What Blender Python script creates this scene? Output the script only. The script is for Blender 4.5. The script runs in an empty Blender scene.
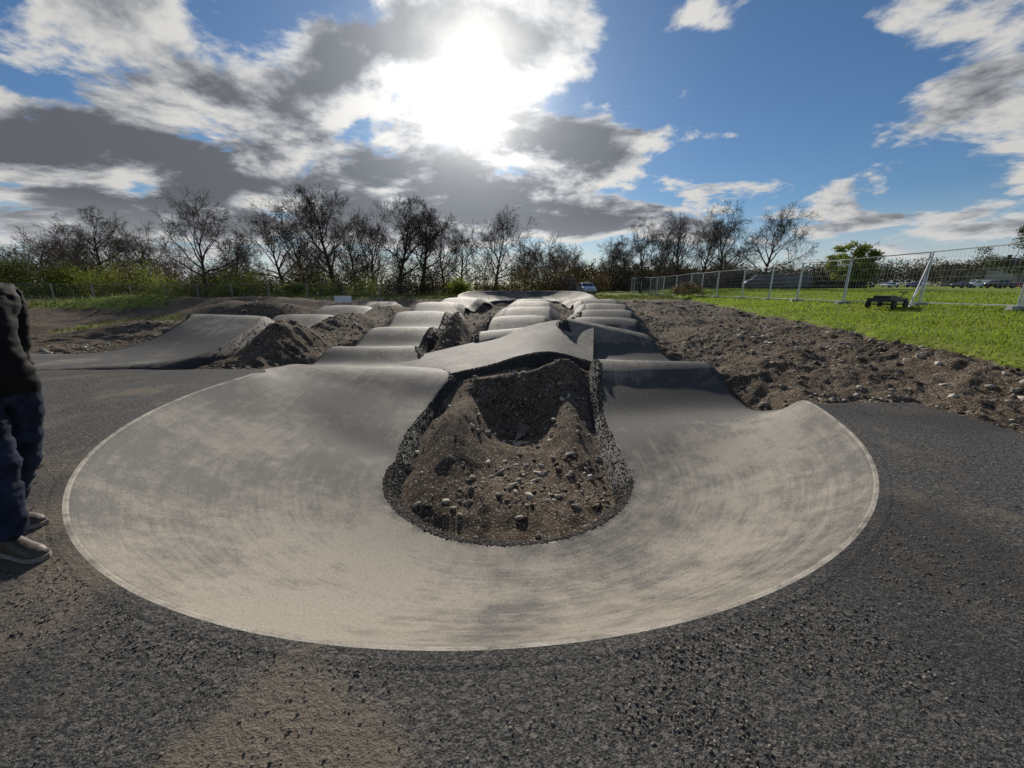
import bpy, math, random
import numpy as np
from mathutils import Vector, Matrix, kdtree
random.seed(7); rng=np.random.default_rng(7)
scene=bpy.context.scene
COL=scene.collection
SUN_AZ=math.radians(-5.3); SUN_EL=math.radians(23.5)
P=math.radians(14.7); CP=math.cos(P); SP=math.sin(P)
# ------------------------------------------------------------ helpers
def NEW(nt,t,ins=None,**props):
    n=nt.nodes.new(t)
    for k,v in props.items(): setattr(n,k,v)
    if ins:
        for k,v in ins.items():
            s=n.inputs[k]
            if isinstance(v,bpy.types.NodeSocket): nt.links.new(v,s)
            else:
                try: s.default_value=v
                except Exception:
                    s.default_value=(*v,1.0)
    return n
def MA(nt,op,a,b=0.0,c=None,clamp=False):
    d={0:a,1:b}
    if c is not None: d[2]=c
    return NEW(nt,'ShaderNodeMath',d,operation=op,use_clamp=clamp).outputs[0]
def MR(nt,v,a,b,c=0.0,d=1.0,smooth=True):
    return NEW(nt,'ShaderNodeMapRange',{0:v,1:a,2:b,3:c,4:d},interpolation_type='SMOOTHSTEP' if smooth else 'LINEAR').outputs[0]
def MIX(nt,f,a,b,blend='MIX'):
    n=nt.nodes.new('ShaderNodeMix'); n.data_type='RGBA'; n.blend_type=blend
    for i,v in ((0,f),(6,a),(7,b)):
        s=n.inputs[i]
        if isinstance(v,bpy.types.NodeSocket): nt.links.new(v,s)
        elif i==0: s.default_value=v
        else: s.default_value=(*v,1.0) if len(v)==3 else v
    return n.outputs[2]
def NOISE(nt,vec,scale,detail=4,rough=.55,dist=0.0):
    return NEW(nt,'ShaderNodeTexNoise',{'Vector':vec,'Scale':scale,'Detail':detail,'Roughness':rough,'Distortion':dist}).outputs[0]
def mat_base(name):
    m=bpy.data.materials.new(name); m.use_nodes=True
    nt=m.node_tree; nt.nodes.clear()
    out=nt.nodes.new('ShaderNodeOutputMaterial')
    b=nt.nodes.new('ShaderNodeBsdfPrincipled')
    nt.links.new(b.outputs[0],out.inputs[0])
    return m,nt,b
def simple_mat(name,col,rough=.6,metal=0.0,var=.25,vscale=3.0,bump=0.0,bscale=40.0,spec=.5):
    m,nt,b=mat_base(name)
    tc=NEW(nt,'ShaderNodeTexCoord').outputs['Object']
    n=NOISE(nt,tc,vscale,2,.6)
    c0=tuple(x*(1-var) for x in col); c1=tuple(min(1,x*(1+var)) for x in col)
    nt.links.new(MIX(nt,MR(nt,n,.3,.7),c0,c1),b.inputs['Base Color'])
    b.inputs['Roughness'].default_value=rough; b.inputs['Metallic'].default_value=metal; b.inputs['Specular IOR Level'].default_value=spec
    if bump>0:
        bn=NEW(nt,'ShaderNodeBump',{'Height':NOISE(nt,tc,bscale,3,.6),'Strength':bump,'Distance':.01})
        nt.links.new(bn.outputs[0],b.inputs['Normal'])
    return m
def mesh_obj(name,verts,faces,mats=None,smooth=False,parent=None,midx=None):
    me=bpy.data.meshes.new(name)
    verts=np.asarray(verts,dtype=np.float32).reshape(-1,3)
    if isinstance(faces,np.ndarray):
        k=faces.shape[1]; nf=len(faces)
        me.vertices.add(len(verts)); me.vertices.foreach_set('co',verts.ravel())
        me.loops.add(nf*k); me.loops.foreach_set('vertex_index',faces.astype(np.int32).ravel())
        me.polygons.add(nf); me.polygons.foreach_set('loop_start',np.arange(0,nf*k,k,dtype=np.int32))
        try: me.polygons.foreach_set('loop_total',np.full(nf,k,dtype=np.int32))
        except Exception: pass
        me.update(calc_edges=True)
    else:
        me.from_pydata([tuple(map(float,v)) for v in verts],[],faces); me.update()
    if smooth is not False: me.polygons.foreach_set('use_smooth',[True]*len(me.polygons) if smooth is True else smooth)
    if mats:
        for m in (mats if isinstance(mats,(list,tuple)) else [mats]): me.materials.append(m)
    if midx is not None: me.polygons.foreach_set('material_index',np.asarray(midx,dtype=np.int32))
    o=bpy.data.objects.new(name,me); COL.objects.link(o)
    if parent: o.parent=parent
    return o
def fattr(o,nm,arr):
    a=o.data.attributes.new(nm,'FLOAT','POINT'); a.data.foreach_set('value',np.asarray(arr,dtype=np.float32).ravel())
def empty(name,loc=(0,0,0),rot=0.0,scale=1.0):
    o=bpy.data.objects.new(name,None); COL.objects.link(o); o.location=loc; o.rotation_euler=(0,0,rot); o.scale=(scale,)*3
    o.empty_display_size=.1
    return o
class MB:
    def __init__(s): s.v=[]; s.f=[]; s.m=[]
    def box(s,x0,x1,y0,y1,z0,z1,m=0):
        b=len(s.v)
        s.v+=[(x0,y0,z0),(x1,y0,z0),(x1,y1,z0),(x0,y1,z0),(x0,y0,z1),(x1,y0,z1),(x1,y1,z1),(x0,y1,z1)]
        for f in ((0,3,2,1),(4,5,6,7),(0,1,5,4),(1,2,6,5),(2,3,7,6),(3,0,4,7)): s.f.append(tuple(b+i for i in f)); s.m.append(m)
    def tube(s,pts,rad,k=6,m=0,cap=True):
        pts=[Vector(p) for p in pts]
        if not hasattr(rad,'__len__'): rad=[rad]*len(pts)
        b=len(s.v); n=len(pts)
        for i,p in enumerate(pts):
            d=(pts[min(i+1,n-1)]-pts[max(i-1,0)]).normalized()
            u=d.orthogonal().normalized() if abs(d.z)>.95 else d.cross(Vector((0,0,1))).normalized()
            w=d.cross(u)
            for j in range(k):
                a=2*math.pi*j/k
                s.v.append(tuple(p+(u*math.cos(a)+w*math.sin(a))*rad[i]))
        for i in range(n-1):
            for j in range(k):
                s.f.append((b+i*k+j,b+i*k+(j+1)%k,b+(i+1)*k+(j+1)%k,b+(i+1)*k+j)); s.m.append(m)
        if cap and k>3:
            s.f.append(tuple(b+j for j in range(k))[::-1]); s.m.append(m)
            s.f.append(tuple(b+(n-1)*k+j for j in range(k))); s.m.append(m)
    def obj(s,name,mats,smooth=False,parent=None):
        return mesh_obj(name,s.v,s.f,mats,smooth,parent,s.m)
_tabs={}
def vnoise(x,y,seed=0):
    if seed not in _tabs: _tabs[seed]=np.random.default_rng(1000+seed).random((256,256))
    t=_tabs[seed]
    xi=np.floor(x).astype(int); yi=np.floor(y).astype(int); fx=x-xi; fy=y-yi
    fx=fx*fx*(3-2*fx); fy=fy*fy*(3-2*fy)
    a=t[xi%256,yi%256];b=t[(xi+1)%256,yi%256];c=t[xi%256,(yi+1)%256];d=t[(xi+1)%256,(yi+1)%256]
    return (a*(1-fx)+b*fx)*(1-fy)+(c*(1-fx)+d*fx)*fy
def fbm(x,y,sc,o=4,seed=0,g=.5):
    r=0;a=1;n=0
    ca,sa=.8,.6
    for i in range(o):
        r=r+a*(vnoise(x*sc+i*17.3,y*sc+i*9.1,seed+i)-.5); n+=a; a*=g; sc*=2.03; x,y=ca*x-sa*y,sa*x+ca*y
    return r/n*2
def sst(x,a,b):
    t=np.clip((x-a)/(b-a),0,1); return t*t*(3-2*t)
def LOW(X,Y): return .5+.6*fbm(X,Y,.45,4,160)
def MID(X,Y): return .40+.62*fbm(X,Y,1.3,5,170,.62)+.3*fbm(X,Y,.4,2,178)+.2*np.exp(-((X+.75)/.5)**2-((Y-.95)/.35)**2)+.2*np.exp(-((X-.9)/.35)**2-((Y-.75)/.2)**2)+.15*np.exp(-((X-3.6)/.8)**2-((Y-1.6)/.6)**2)
def terrain_material():
    m,nt,b=mat_base('ground')
    g=lambda n: NEW(nt,'ShaderNodeAttribute',attribute_name=n).outputs['Fac']
    a,gs,low,mid=g('asph'),g('grass'),g('low'),g('mid')
    geo=NEW(nt,'ShaderNodeNewGeometry').outputs['Position']
    n2=NOISE(nt,geo,4,5,.72); n3=NOISE(nt,geo,32,3,.75)
    vor=NEW(nt,'ShaderNodeTexVoronoi',{'Vector':geo,'Scale':140.0}); vc=NEW(nt,'ShaderNodeSeparateColor',{0:vor.outputs['Color']})
    vor2=NEW(nt,'ShaderNodeTexVoronoi',{'Vector':geo,'Scale':55.0}); vc2=NEW(nt,'ShaderNodeSeparateColor',{0:vor2.outputs['Color']})
    ca=MIX(nt,MA(nt,'POWER',vc.outputs[0],1.5),(.018,.0175,.017),(.14,.131,.12))
    ca=MIX(nt,MR(nt,vc2.outputs[0],.86,.96,0,.7),ca,(.16,.145,.125))
    dd=MA(nt,'ADD',mid,MA(nt,'MULTIPLY',n2,.8))
    dust=MR(nt,dd,.84,1.14)
    ca=MIX(nt,MA(nt,'MULTIPLY',dust,.7),ca,MIX(nt,n3,(.085,.066,.046),(.27,.218,.16)))
    ca=MIX(nt,MR(nt,low,.44,.62,0,.6),ca,(.024,.024,.025))
    cd=MIX(nt,MR(nt,n2,.3,.72),(.040,.028,.019),(.170,.126,.087))
    cd=MIX(nt,MA(nt,'MULTIPLY',MR(nt,n3,.48,.72),.6),cd,(.28,.225,.162))
    cd=MIX(nt,MR(nt,mid,.5,.72,0,.6),cd,(.034,.025,.018))
    cd=MIX(nt,MR(nt,vc2.outputs[1],.86,.93,0,.8),cd,(.38,.345,.295))
    cg=MIX(nt,MR(nt,n2,.3,.7),(.115,.165,.015),(.23,.30,.038))
    cg=MIX(nt,MR(nt,low,.45,.75,0,.4),cg,(.23,.22,.06))
    ge=MR(nt,MA(nt,'ADD',gs,MA(nt,'MULTIPLY',MA(nt,'SUBTRACT',n2,.5),.5)),.4,.6)
    ae=MR(nt,MA(nt,'ADD',a,MA(nt,'MULTIPLY',MA(nt,'SUBTRACT',n3,.5),.6)),.4,.6)
    col=MIX(nt,ge,cd,cg); col=MIX(nt,ae,col,ca)
    nt.links.new(col,b.inputs['Base Color'])
    nt.links.new(MA(nt,'MULTIPLY_ADD',ae,-.15,.93),b.inputs['Roughness'])
    nt.links.new(MA(nt,'MULTIPLY_ADD',ae,.15,.12),b.inputs['Specular IOR Level'])
    ha=MA(nt,'ADD',MA(nt,'MULTIPLY',vc.outputs[0],.45),MA(nt,'ADD',MA(nt,'MULTIPLY',vc2.outputs[0],.35),MA(nt,'MULTIPLY',n3,1.6)))
    hd=MA(nt,'MULTIPLY_ADD',n3,6.0,MA(nt,'MULTIPLY',vor2.outputs['Distance'],-1.6))
    h=MA(nt,'ADD',MA(nt,'MULTIPLY',ha,ae),MA(nt,'MULTIPLY',hd,MA(nt,'SUBTRACT',1.0,ae)))
    nt.links.new(NEW(nt,'ShaderNodeBump',{'Height':h,'Strength':.75,'Distance':.011}).outputs[0],b.inputs['Normal'])
    return m
GROUND=terrain_material()
# ------------------------------------------------------------ track stations
CX,CY,R=-.3,5.5,4.2
laneC=[(1.56,5.4,-.80,4.02,5.45,-.32,1.4),(1.6,6.3,-.70,4.08,6.35,-.60,1.1),(1.72,7.1,-.40,4.05,7.15,-.40,1),(1.85,7.9,-.08,4.05,7.9,-.10,1),(1.75,8.7,-.14,3.95,8.8,-.38,1),
 (1.55,9.65,.22,3.75,9.65,-.20,1),(1.45,10.5,.60,3.65,10.6,.16,1),(1.7,12,-.02,3.85,12,-.1,1),(2.2,13.5,.38,4.3,13.5,.32,1),(2.65,15.3,-.05,4.75,15.3,-.05,1),(3.1,17.2,.38,5.2,17.2,.38,1),
 (3.5,19.1,0,5.6,19.1,0,1),(4,21.2,.46,6.1,21.2,.42,1),(4.3,23.3,.05,6.4,23.3,.05,1),(4.6,25.6,.5,6.7,25.6,.5,1),(4.7,28,.1,6.8,28,.1,1),(4.5,30,.3,6.6,30,.35,1)]
laneA=[(-1.68,5.6,-.78,-4.50,6.75,-.02,1.9),(-1.5,6.7,-.62,-4.66,7.4,-.10,1.3),(-1.3,7.7,-.3,-4.68,8.1,-.18,1),(-2.1,8.8,-.32,-4.65,8.9,-.34,1),(-2.5,9.8,-.08,-4.6,9.8,-.08,1),(-2.7,11,-.26,-4.55,11,-.28,1),
 (-2.7,12.5,.12,-4.5,12.5,.12,1),(-2.8,14.6,-.12,-4.7,14.6,-.12,1),(-2.9,16.8,.33,-4.9,16.8,.33,1),(-3,19.3,0,-5,19.3,0,1),(-3.2,22,.48,-5.2,22,.48,1),(-3,25,.1,-5,25,.1,1),(-2.6,28,.5,-4.7,28,.5,1),(-2.2,30.2,.25,-4.3,30.2,.35,1)]
berm=[]
for k in range(15):
    ph=math.radians(351-(351-170)*k/14)
    ip=(-.05+1.60*math.cos(ph),4.7+1.60*math.sin(ph)); op=(CX+R*math.cos(ph),CY+R*math.sin(ph))
    berm.append((ip[0],ip[1],-.88,op[0],op[1],0.0,2.1))
farb=[]
for k in range(9):
    ph=math.radians(172-164*k/8)
    e=math.sin(math.pi*(k+1)/10)
    farb.append((1.2+3.2*math.cos(ph),32+3.0*math.sin(ph),.05,1.1+5.4*math.cos(ph),32+5.4*math.sin(ph),.3+.5*min(1,e*2),1.8))
main=laneC[::-1]+berm+laneA+farb
laneB=[(-1.9,7.3,-.42,-3.0,8.6,-.34,1),(-1.25,7.75,-.30,-2.4,9.4,-.24,1),(-.5,8.15,-.2,-1.6,10.0,-.12,1),(.25,8.55,-.04,-.5,10.5,.08,1),(.85,8.75,.0,.6,10.75,.40,1),(1.4,8.5,-.08,1.6,10.65,.56,1),(1.75,8.15,-.14,2.2,10.4,.46,1)]
laneD=[(-.9,9.9,-.14,.9,10.2,.1,1),(-.9,10.9,.2,.9,11.0,.36,1),(-.9,12.4,-.15,.95,12.5,-.1,1),(-.7,14.3,.34,1.2,14.3,.38,1),(-.5,16.4,-.05,1.5,16.4,0,1),(-.2,18.8,.42,1.8,18.8,.45,1),(0,21.2,.0,2,21.2,0,1),(.3,24,.46,2.3,24,.46,1),(.5,26.6,.05,2.5,26.6,.05,1),(.6,29,.4,2.6,29,.4,1),(.7,31,.1,2.7,31,.1,1)]
laneE=[(-16,9.2,-.15,-16,6.9,-.02,1),(-12,9.1,-.12,-12,6.7,.0,1),(-9.9,9.0,-.1,-8.4,6.8,0,1),(-9.2,9.7,.1,-7.0,8.2,-.04,1),(-9.1,10.8,.52,-6.95,10.2,.36,1),(-9.5,11.7,.62,-7.25,11.4,.58,1),(-9.9,13.2,.05,-7.8,13.2,.05,1),(-10.1,15.2,-.2,-8,15.2,-.2,1),(-10.3,17.4,.16,-8.2,17.4,.16,1),(-10.3,19.6,-.15,-8.2,19.6,-.15,1),(-10.4,22,.3,-8.3,22,.3,1),(-10.4,25,-.1,-8.3,25,-.1,1),(-10.4,28,.25,-8.3,28,.25,1)]
def catmull(st,step=.08,closed=False):
    S=np.array(st,float); n=len(S); out=[]
    rngk=range(n if closed else n-1)
    for i in rngk:
        if closed: p0,p1,p2,p3=S[(i-1)%n],S[i],S[(i+1)%n],S[(i+2)%n]
        else: p0,p1,p2,p3=S[max(i-1,0)],S[i],S[i+1],S[min(i+2,n-1)]
        L=np.linalg.norm((p2[:2]+p2[3:5])/2-(p1[:2]+p1[3:5])/2)
        Lo=np.linalg.norm(p2[3:5]-p1[3:5])
        dd=(p1[1]+p1[4])/2
        m=max(2,int(max(L,Lo)/(step if dd<14 else step*2)))
        for k in range(m):
            t=k/m
            out.append(.5*((2*p1)+(-p0+p2)*t+(2*p0-5*p1+4*p2-p3)*t*t+(-p0+3*p1-3*p2+p3)*t**3))
    if not closed: out.append(S[-1])
    return np.array(out)
nw=np.concatenate([[0,.012],np.linspace(.035,.965,30),[.985,1.0]]); W=len(nw)-1
ALLS=[]; EDG=[]
def ribbon(name,st,mat,closed=False,zoff=0.0):
    A=catmull(st,closed=closed); n=len(A)
    I=A[:,0:2]; O=A[:,3:5]; cd=O-I; wid=np.linalg.norm(cd,axis=1,keepdims=True); cdn=cd/wid
    mid=(I+O)/2; s=np.concatenate([[0],np.cumsum(np.linalg.norm(np.diff(mid,axis=0),axis=1))])
    cols=[]; acr=[]; edge=[]
    ragi=((fbm(s,s*0+3,1.2,3,31)*.10))[:,None]; rago=((fbm(s,s*0+8,1.2,3,35)*.08))[:,None]
    isb=np.clip((A[:,6:7]-1.2),0,1); up=np.clip(isb*2,0,1); dn=1-up
    far=np.clip((mid[:,1:2]-10)/4,0,1)*dn
    def add(xy,z,e,a): cols.append(np.concatenate([xy,z],axis=1)); edge.append(np.full(n,e)); acr.append(np.full(n,a))
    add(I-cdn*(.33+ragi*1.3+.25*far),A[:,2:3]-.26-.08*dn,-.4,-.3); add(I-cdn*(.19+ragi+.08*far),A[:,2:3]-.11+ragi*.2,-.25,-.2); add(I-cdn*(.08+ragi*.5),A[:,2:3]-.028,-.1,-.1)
    for w in nw:
        f=np.clip(w,0,1)**A[:,6:7]
        z=A[:,2:3]+(A[:,5:6]-A[:,2:3])*f
        xy=I+cd*w
        un=fbm(xy[:,0],xy[:,1],.9,3,50)[:,None]*.018
        z=z+un*np.minimum(1,(1-w)*4)
        z=z-.05*far*(np.abs(w-.5)*2)**4
        add(xy,z,min(w,1-w)*2.2,w*2.3)
    z1=A[:,5:6]-.05*far
    add(O+cdn*(.022+(.04+rago*.5)*dn),z1+.003*up-.02*dn,-.03 ,2.33)
    add(O+cdn*(.085+(.08+rago)*dn),z1+.003*up-.11*dn,-.14,2.45)
    add(O+cdn*(.13+(.13+rago+.08*far)*dn),z1-.003*up-.20*dn,-.3,2.6)
    add(O+cdn*(.17+(.15+rago+.22*far)*dn),z1-.02*up-.34*dn,-.4,2.7)
    V=np.stack(cols,axis=1); V[:,:,2]+=zoff
    C=V.shape[1]
    idx=np.arange(n*C).reshape(n,C)
    if closed: idx=np.vstack([idx,idx[:1]])
    F=np.stack([idx[:-1,:-1],idx[1:,:-1],idx[1:,1:],idx[:-1,1:]],axis=-1)
    sm=np.ones(F.shape[:2],dtype=bool); bb=up[:F.shape[0],0]>.6; sm[bb,C-5:]=False
    nearb=bb&(mid[:F.shape[0],1]<9); mi=np.zeros(F.shape[:2],dtype=np.int32); mi[nearb,C-4:]=1
    o=mesh_obj(name,V.reshape(-1,3),F.reshape(-1,4),[mat,GROUND],smooth=[bool(q) for q in sm.ravel()],midx=mi.ravel())
    me=o.data
    me.flip_normals() if me.polygons[len(me.polygons)//2].normal.z<0 else None
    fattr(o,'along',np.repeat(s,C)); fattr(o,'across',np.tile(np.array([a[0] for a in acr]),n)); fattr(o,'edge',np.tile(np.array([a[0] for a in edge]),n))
    fattr(o,'bank',np.repeat(isb[:,0],C))
    vx,vy=V[:,:,0].ravel(),V[:,:,1].ravel()
    fattr(o,'asph',np.ones(len(vx))); fattr(o,'grass',np.zeros(len(vx))); fattr(o,'low',LOW(vx,vy)); fattr(o,'mid',MID(vx,vy))
    big=fbm(vx,vy,.9,5,140,.62)*.66+.5+fbm(vx,vy,.25,2,150)*.12
    big=big-.15*np.exp(-((vx+3.0)/1.3)**2-((vy-4.6)/2.2)**2)+.12*np.exp(-((vx+.2)/2.6)**2-((vy-2.1)/.9)**2)+.08*np.exp(-((vx-3)/1.0)**2-((vy-4)/1.6)**2)
    fattr(o,'big',big)
    zc=V[:,3+W//2,2]; k=25; zs=np.convolve(np.pad(zc,k,mode='edge'),np.ones(2*k+1)/(2*k+1),'valid')
    fattr(o,'crest',np.repeat(np.clip((zc-zs)*2.2,-.3,.3),C))
    Sx=V[:,3:4+W,:]; ws=np.linspace(0,1,60)
    i0=np.clip(np.searchsorted(nw,ws,side='right')-1,0,W-1); fr=((ws-nw[i0])/(nw[i0+1]-nw[i0]))[None,:,None]
    D=Sx[:,i0]*(1-fr)+Sx[:,i0+1]*fr
    D2=(D[:-1]+D[1:])/2
    for d in (D,D2): ALLS.append(d.reshape(-1,3))
    nearm=(V[:,0,1]<17)
    for (ca_,cb_,side) in ((0,1,0),(1,2,0),(2,3,0),(C-2,C-1,1),(C-3,C-2,1),(C-4,C-3,1)):
        sel=np.where(nearm&((side==0)|(isb[:,0]<.1)))[0]
        if len(sel)<2: continue
        rep=24 if side==0 else 6
        ii=np.repeat(sel[:-1],rep); t=rng.random((len(ii),1)); q=rng.random((len(ii),1))
        jj=np.minimum(ii+1,n-1)
        p=(V[ii,ca_]*(1-t)+V[ii,cb_]*t)*(1-q)+(V[jj,ca_]*(1-t)+V[jj,cb_]*t)*q
        EDG.append(p[rng.random(len(p))<(.9 if side==0 else .6)])
    return o
# ------------------------------------------------------------ track material
def track_material():
    m,nt,b=mat_base('track_asphalt')
    g=lambda n: NEW(nt,'ShaderNodeAttribute',attribute_name=n).outputs['Fac']
    al,ac,ed,bk,big,cr=g('along'),g('across'),g('edge'),g('bank'),g('big'),g('crest')
    geo=NEW(nt,'ShaderNodeNewGeometry').outputs['Position']
    uv=NEW(nt,'ShaderNodeCombineXYZ',{0:MA(nt,'MULTIPLY',al,.6),1:MA(nt,'MULTIPLY',ac,5.0),2:0.0}).outputs[0]
    st=NOISE(nt,uv,1.6,5,.68,.6); mott=NOISE(nt,geo,4.5,7,.74)
    uv2=NEW(nt,'ShaderNodeCombineXYZ',{0:MA(nt,'MULTIPLY',al,1.1),1:MA(nt,'MULTIPLY',ac,24.0),2:3.0}).outputs[0]
    st2=NOISE(nt,uv2,1.0,3,.6,.3)
    fine=NOISE(nt,geo,110,2,.7)
    vor=NEW(nt,'ShaderNodeTexVoronoi',{'Vector':geo,'Scale':130.0})
    vcol=NEW(nt,'ShaderNodeSeparateColor',{0:vor.outputs['Color']}).outputs[0]
    d=MA(nt,'ADD',MA(nt,'MULTIPLY',st,.8),MA(nt,'ADD',MA(nt,'MULTIPLY',big,1.25),MA(nt,'ADD',MA(nt,'MULTIPLY',st2,.6),MA(nt,'MULTIPLY',mott,1.7))))
    d=MA(nt,'ADD',d,MA(nt,'ADD',MA(nt,'MULTIPLY',bk,.38),MA(nt,'ADD',MA(nt,'MULTIPLY',cr,1.1),MA(nt,'MULTIPLY',vcol,.30))))
    dust=MR(nt,d,2.32,2.96,smooth=False)
    asph=MIX(nt,vcol,(.030,.029,.028),(.088,.083,.076))
    du=MIX(nt,fine,(.145,.127,.101),(.36,.318,.258))
    col=MIX(nt,MA(nt,'MULTIPLY',dust,.93),asph,du)
    col=MIX(nt,MA(nt,'MULTIPLY',MR(nt,vcol,.8,.95),.5),col,(.03,.03,.03))
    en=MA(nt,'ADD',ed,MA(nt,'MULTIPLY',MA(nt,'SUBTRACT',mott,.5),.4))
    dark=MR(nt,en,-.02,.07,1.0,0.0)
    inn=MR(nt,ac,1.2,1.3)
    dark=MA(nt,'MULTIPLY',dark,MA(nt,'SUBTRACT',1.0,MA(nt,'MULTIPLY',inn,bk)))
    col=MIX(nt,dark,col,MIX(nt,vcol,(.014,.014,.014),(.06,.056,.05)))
    rim=MA(nt,'MULTIPLY',MR(nt,ac,2.286,2.298),bk)
    col=MIX(nt,MA(nt,'MULTIPLY',rim,MR(nt,mott,.35,.62,.2,.95)),col,(.46,.42,.35))
    nt.links.new(col,b.inputs['Base Color'])
    b.inputs['Roughness'].default_value=.72
    b.inputs['Specular IOR Level'].default_value=.35
    h=MA(nt,'ADD',MA(nt,'MULTIPLY',vcol,.5),MA(nt,'MULTIPLY_ADD',vor.outputs['Distance'],-.3,MA(nt,'MULTIPLY',fine,.5)))
    nt.links.new(NEW(nt,'ShaderNodeBump',{'Height':h,'Strength':.65,'Distance':.007}).outputs[0],b.inputs['Normal'])
    return m
TM=track_material()
trk=empty('pump_track')
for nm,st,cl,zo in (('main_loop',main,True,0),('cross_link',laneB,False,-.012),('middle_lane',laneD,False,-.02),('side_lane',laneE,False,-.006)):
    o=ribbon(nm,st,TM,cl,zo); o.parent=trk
SMP=np.concatenate(ALLS)
# ------------------------------------------------------------ terrain
def axis(c0,c1,h,lo,hi,g=1.05):
    a=list(np.arange(c0,c1,h)); d=h; x=a[-1]
    while x<hi: d*=g; x+=d; a.append(x)
    d=h; x=a[0]; pre=[]
    while x>lo: d*=g; x-=d; pre.append(x)
    return np.array(pre[::-1]+a)
xs=axis(-9,10.5,.05,-600,600); ys=axis(-1.2,12.5,.05,-60,900)
X,Y=np.meshgrid(xs,ys); X=X.ravel(); Y=Y.ravel()
def xe(y): return np.interp(y,[-20,0,6.3,11.5,18.7,32,60],[5.5,7.3,8.6,10.2,11.7,15.2,22])
mounds=[(-6.2,10.2,.9,1.5,.95),(-22,24,8,2,1.2),(-32,21,6,2,1.1),(-14,21,4,1.3,.9),(-6.4,15,.9,2.2,.75),(-1.85,12.4,.42,1.6,.95),(-13,14,2.5,1.2,.6),(-7,22,1.0,4,.6),(-20,30,9,1.6,.9),(-24,16,3,1.2,.7),
  (6.4,12,.5,4.5,.3),(8.5,25,1.2,6,.45),(5.6,8.5,.35,1.5,.15),(-1.3,20,.7,3.0,.35),(-1.0,6.0,.45,1.5,.66),(1.1,6.3,.38,1.5,.62),(-.3,7.6,1.2,.5,.60),(.9,7.8,.7,.4,.5),(0,3.9,.9,.5,.12)]
base=-.38+fbm(X,Y,.35,4,1)*.14
for mx,my,sx,sy,h in mounds: base=base+h*np.exp(-((X-mx)/sx)**2-((Y-my)/sy)**2)
isl=sst(np.hypot((X-.05)/1.7,(Y-5.9)/3.0),1.15,.75); base=base-.58*isl
base=base-.11*np.exp(-((X-.12)/.34)**2-((Y-6.35)/.75)**2)
E=X-xe(Y)+fbm(X,Y,.6,4,12)*.55
strip=sst(X,5,9)*(Y<70)
base=base+strip*.28+.16*np.exp(-((E+.7)/.45)**2)*(Y<60)
gr=sst(E,-.35,.15)
gz=.24+.42*sst(E,0,8.5)+fbm(X,Y,.2,3,20)*.05
base=base*(1-gr)+gz*gr
farf=sst(Y,33,42); base=base*(1-farf*(1-gr))+(.12+fbm(X,Y,.05,3,22)*.2)*farf*(1-gr)
lf=sst(-X,18,40)*sst(Y,25,32); base=base*(1-lf)+lf*(-.05)
farflag=sst(Y,60,110); base=base*(1-farflag)+.3*farflag
r=np.hypot(X-CX,Y-CY)
yb=np.where(X>0,4.75,np.where(X>-4.4,6.2,6.75))+fbm(X,Y,.8,3,40)*.06
dP=np.maximum(X-5.25+fbm(Y,X,.7,3,44)*.25+np.clip(3-Y,0,99)*-.22,Y-yb)
dP=np.where((r<R)&(Y>0),5.0,dP)
kd=kdtree.KDTree(len(SMP))
for i,p in enumerate(SMP): kd.insert((p[0],p[1],0),i)
kd.balance()
D=np.full(len(X),9.0); ZR=np.zeros(len(X))
reg=np.where((X>-18)&(X<9)&(Y>.8)&(Y<40))[0]
for i in reg:
    co,ix,d=kd.find((X[i],Y[i],0)); D[i]=d; ZR[i]=SMP[ix,2]
rough=(fbm(X,Y,1.6,6,60,.62)*.15+np.abs(fbm(X,Y,6,4,66,.6))*.06+fbm(X,Y,11,3,74,.6)*.026)*(1-.55*isl)
rut=(np.sin((X-.22*Y)*2.2+fbm(X,Y,.3,2,70)*3)*.05+np.sin((X-.3*Y)*5.1+fbm(X,Y,.5,2,72)*3)*.025)*sst(X,5,6.5)*(1-gr)
Z=base+rough*(1-gr*.88)*(1-farf)*(X<30)+rut
wl=1-sst(D,.12,1.0)
wl=wl**1.4
edgez=ZR-.12+.05*isl-(.12-.05*isl)*sst(D,0,.3)
Z=Z*(1-wl)+(edgez+rough*sst(D,.1,.6)*.9)*wl
onP=dP<0
pz=np.where(dP<0,0.0,-dP*.55)
wp=1-sst(dP,0.0,.95)
und=fbm(X,Y,.5,3,80)*.014*sst(r,R+.3,R+1.0)
Zp=np.where(onP,und,pz*wp+Z*(1-wp))
Z2=np.where(onP,und,np.where(r>R,Zp,Z))
inside=D<.085
Z2=np.where(inside&~(onP&(r>R+.025)&(r<R+1)),np.minimum(Z2,ZR-.12),Z2)
Z2=np.where((r<R+.025)&(D<.2),np.minimum(Z2,ZR-.08),Z2)
Z=Z2
asph=np.where(r>R-.3,1-sst(dP+fbm(X,Y,3,4,84)*.18,.15,.45),0.0)
asph=np.where((Y<-.8)&(X<6),1.0,asph)
grass=np.maximum(gr,np.clip(farf*1.2,0,1)*np.where(X>-4,1,.62))
lg=sst(fbm(X,Y,.12,4,90),.05,.35)*sst(-X,11,15)*.55
grass=np.maximum(grass,lg*(Y>8))
grass=grass*(1-asph)
nx,ny=len(xs),len(ys)
idx=np.arange(nx*ny).reshape(ny,nx)
F=np.stack([idx[:-1,:-1],idx[:-1,1:],idx[1:,1:],idx[1:,:-1]],axis=-1).reshape(-1,4)
ter=mesh_obj('ground',np.stack([X,Y,Z],1),F,GROUND,smooth=True)
fattr(ter,'asph',asph); fattr(ter,'grass',grass); fattr(ter,'low',LOW(X,Y)); fattr(ter,'mid',MID(X,Y))
Zg=Z.reshape(ny,nx)
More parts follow.
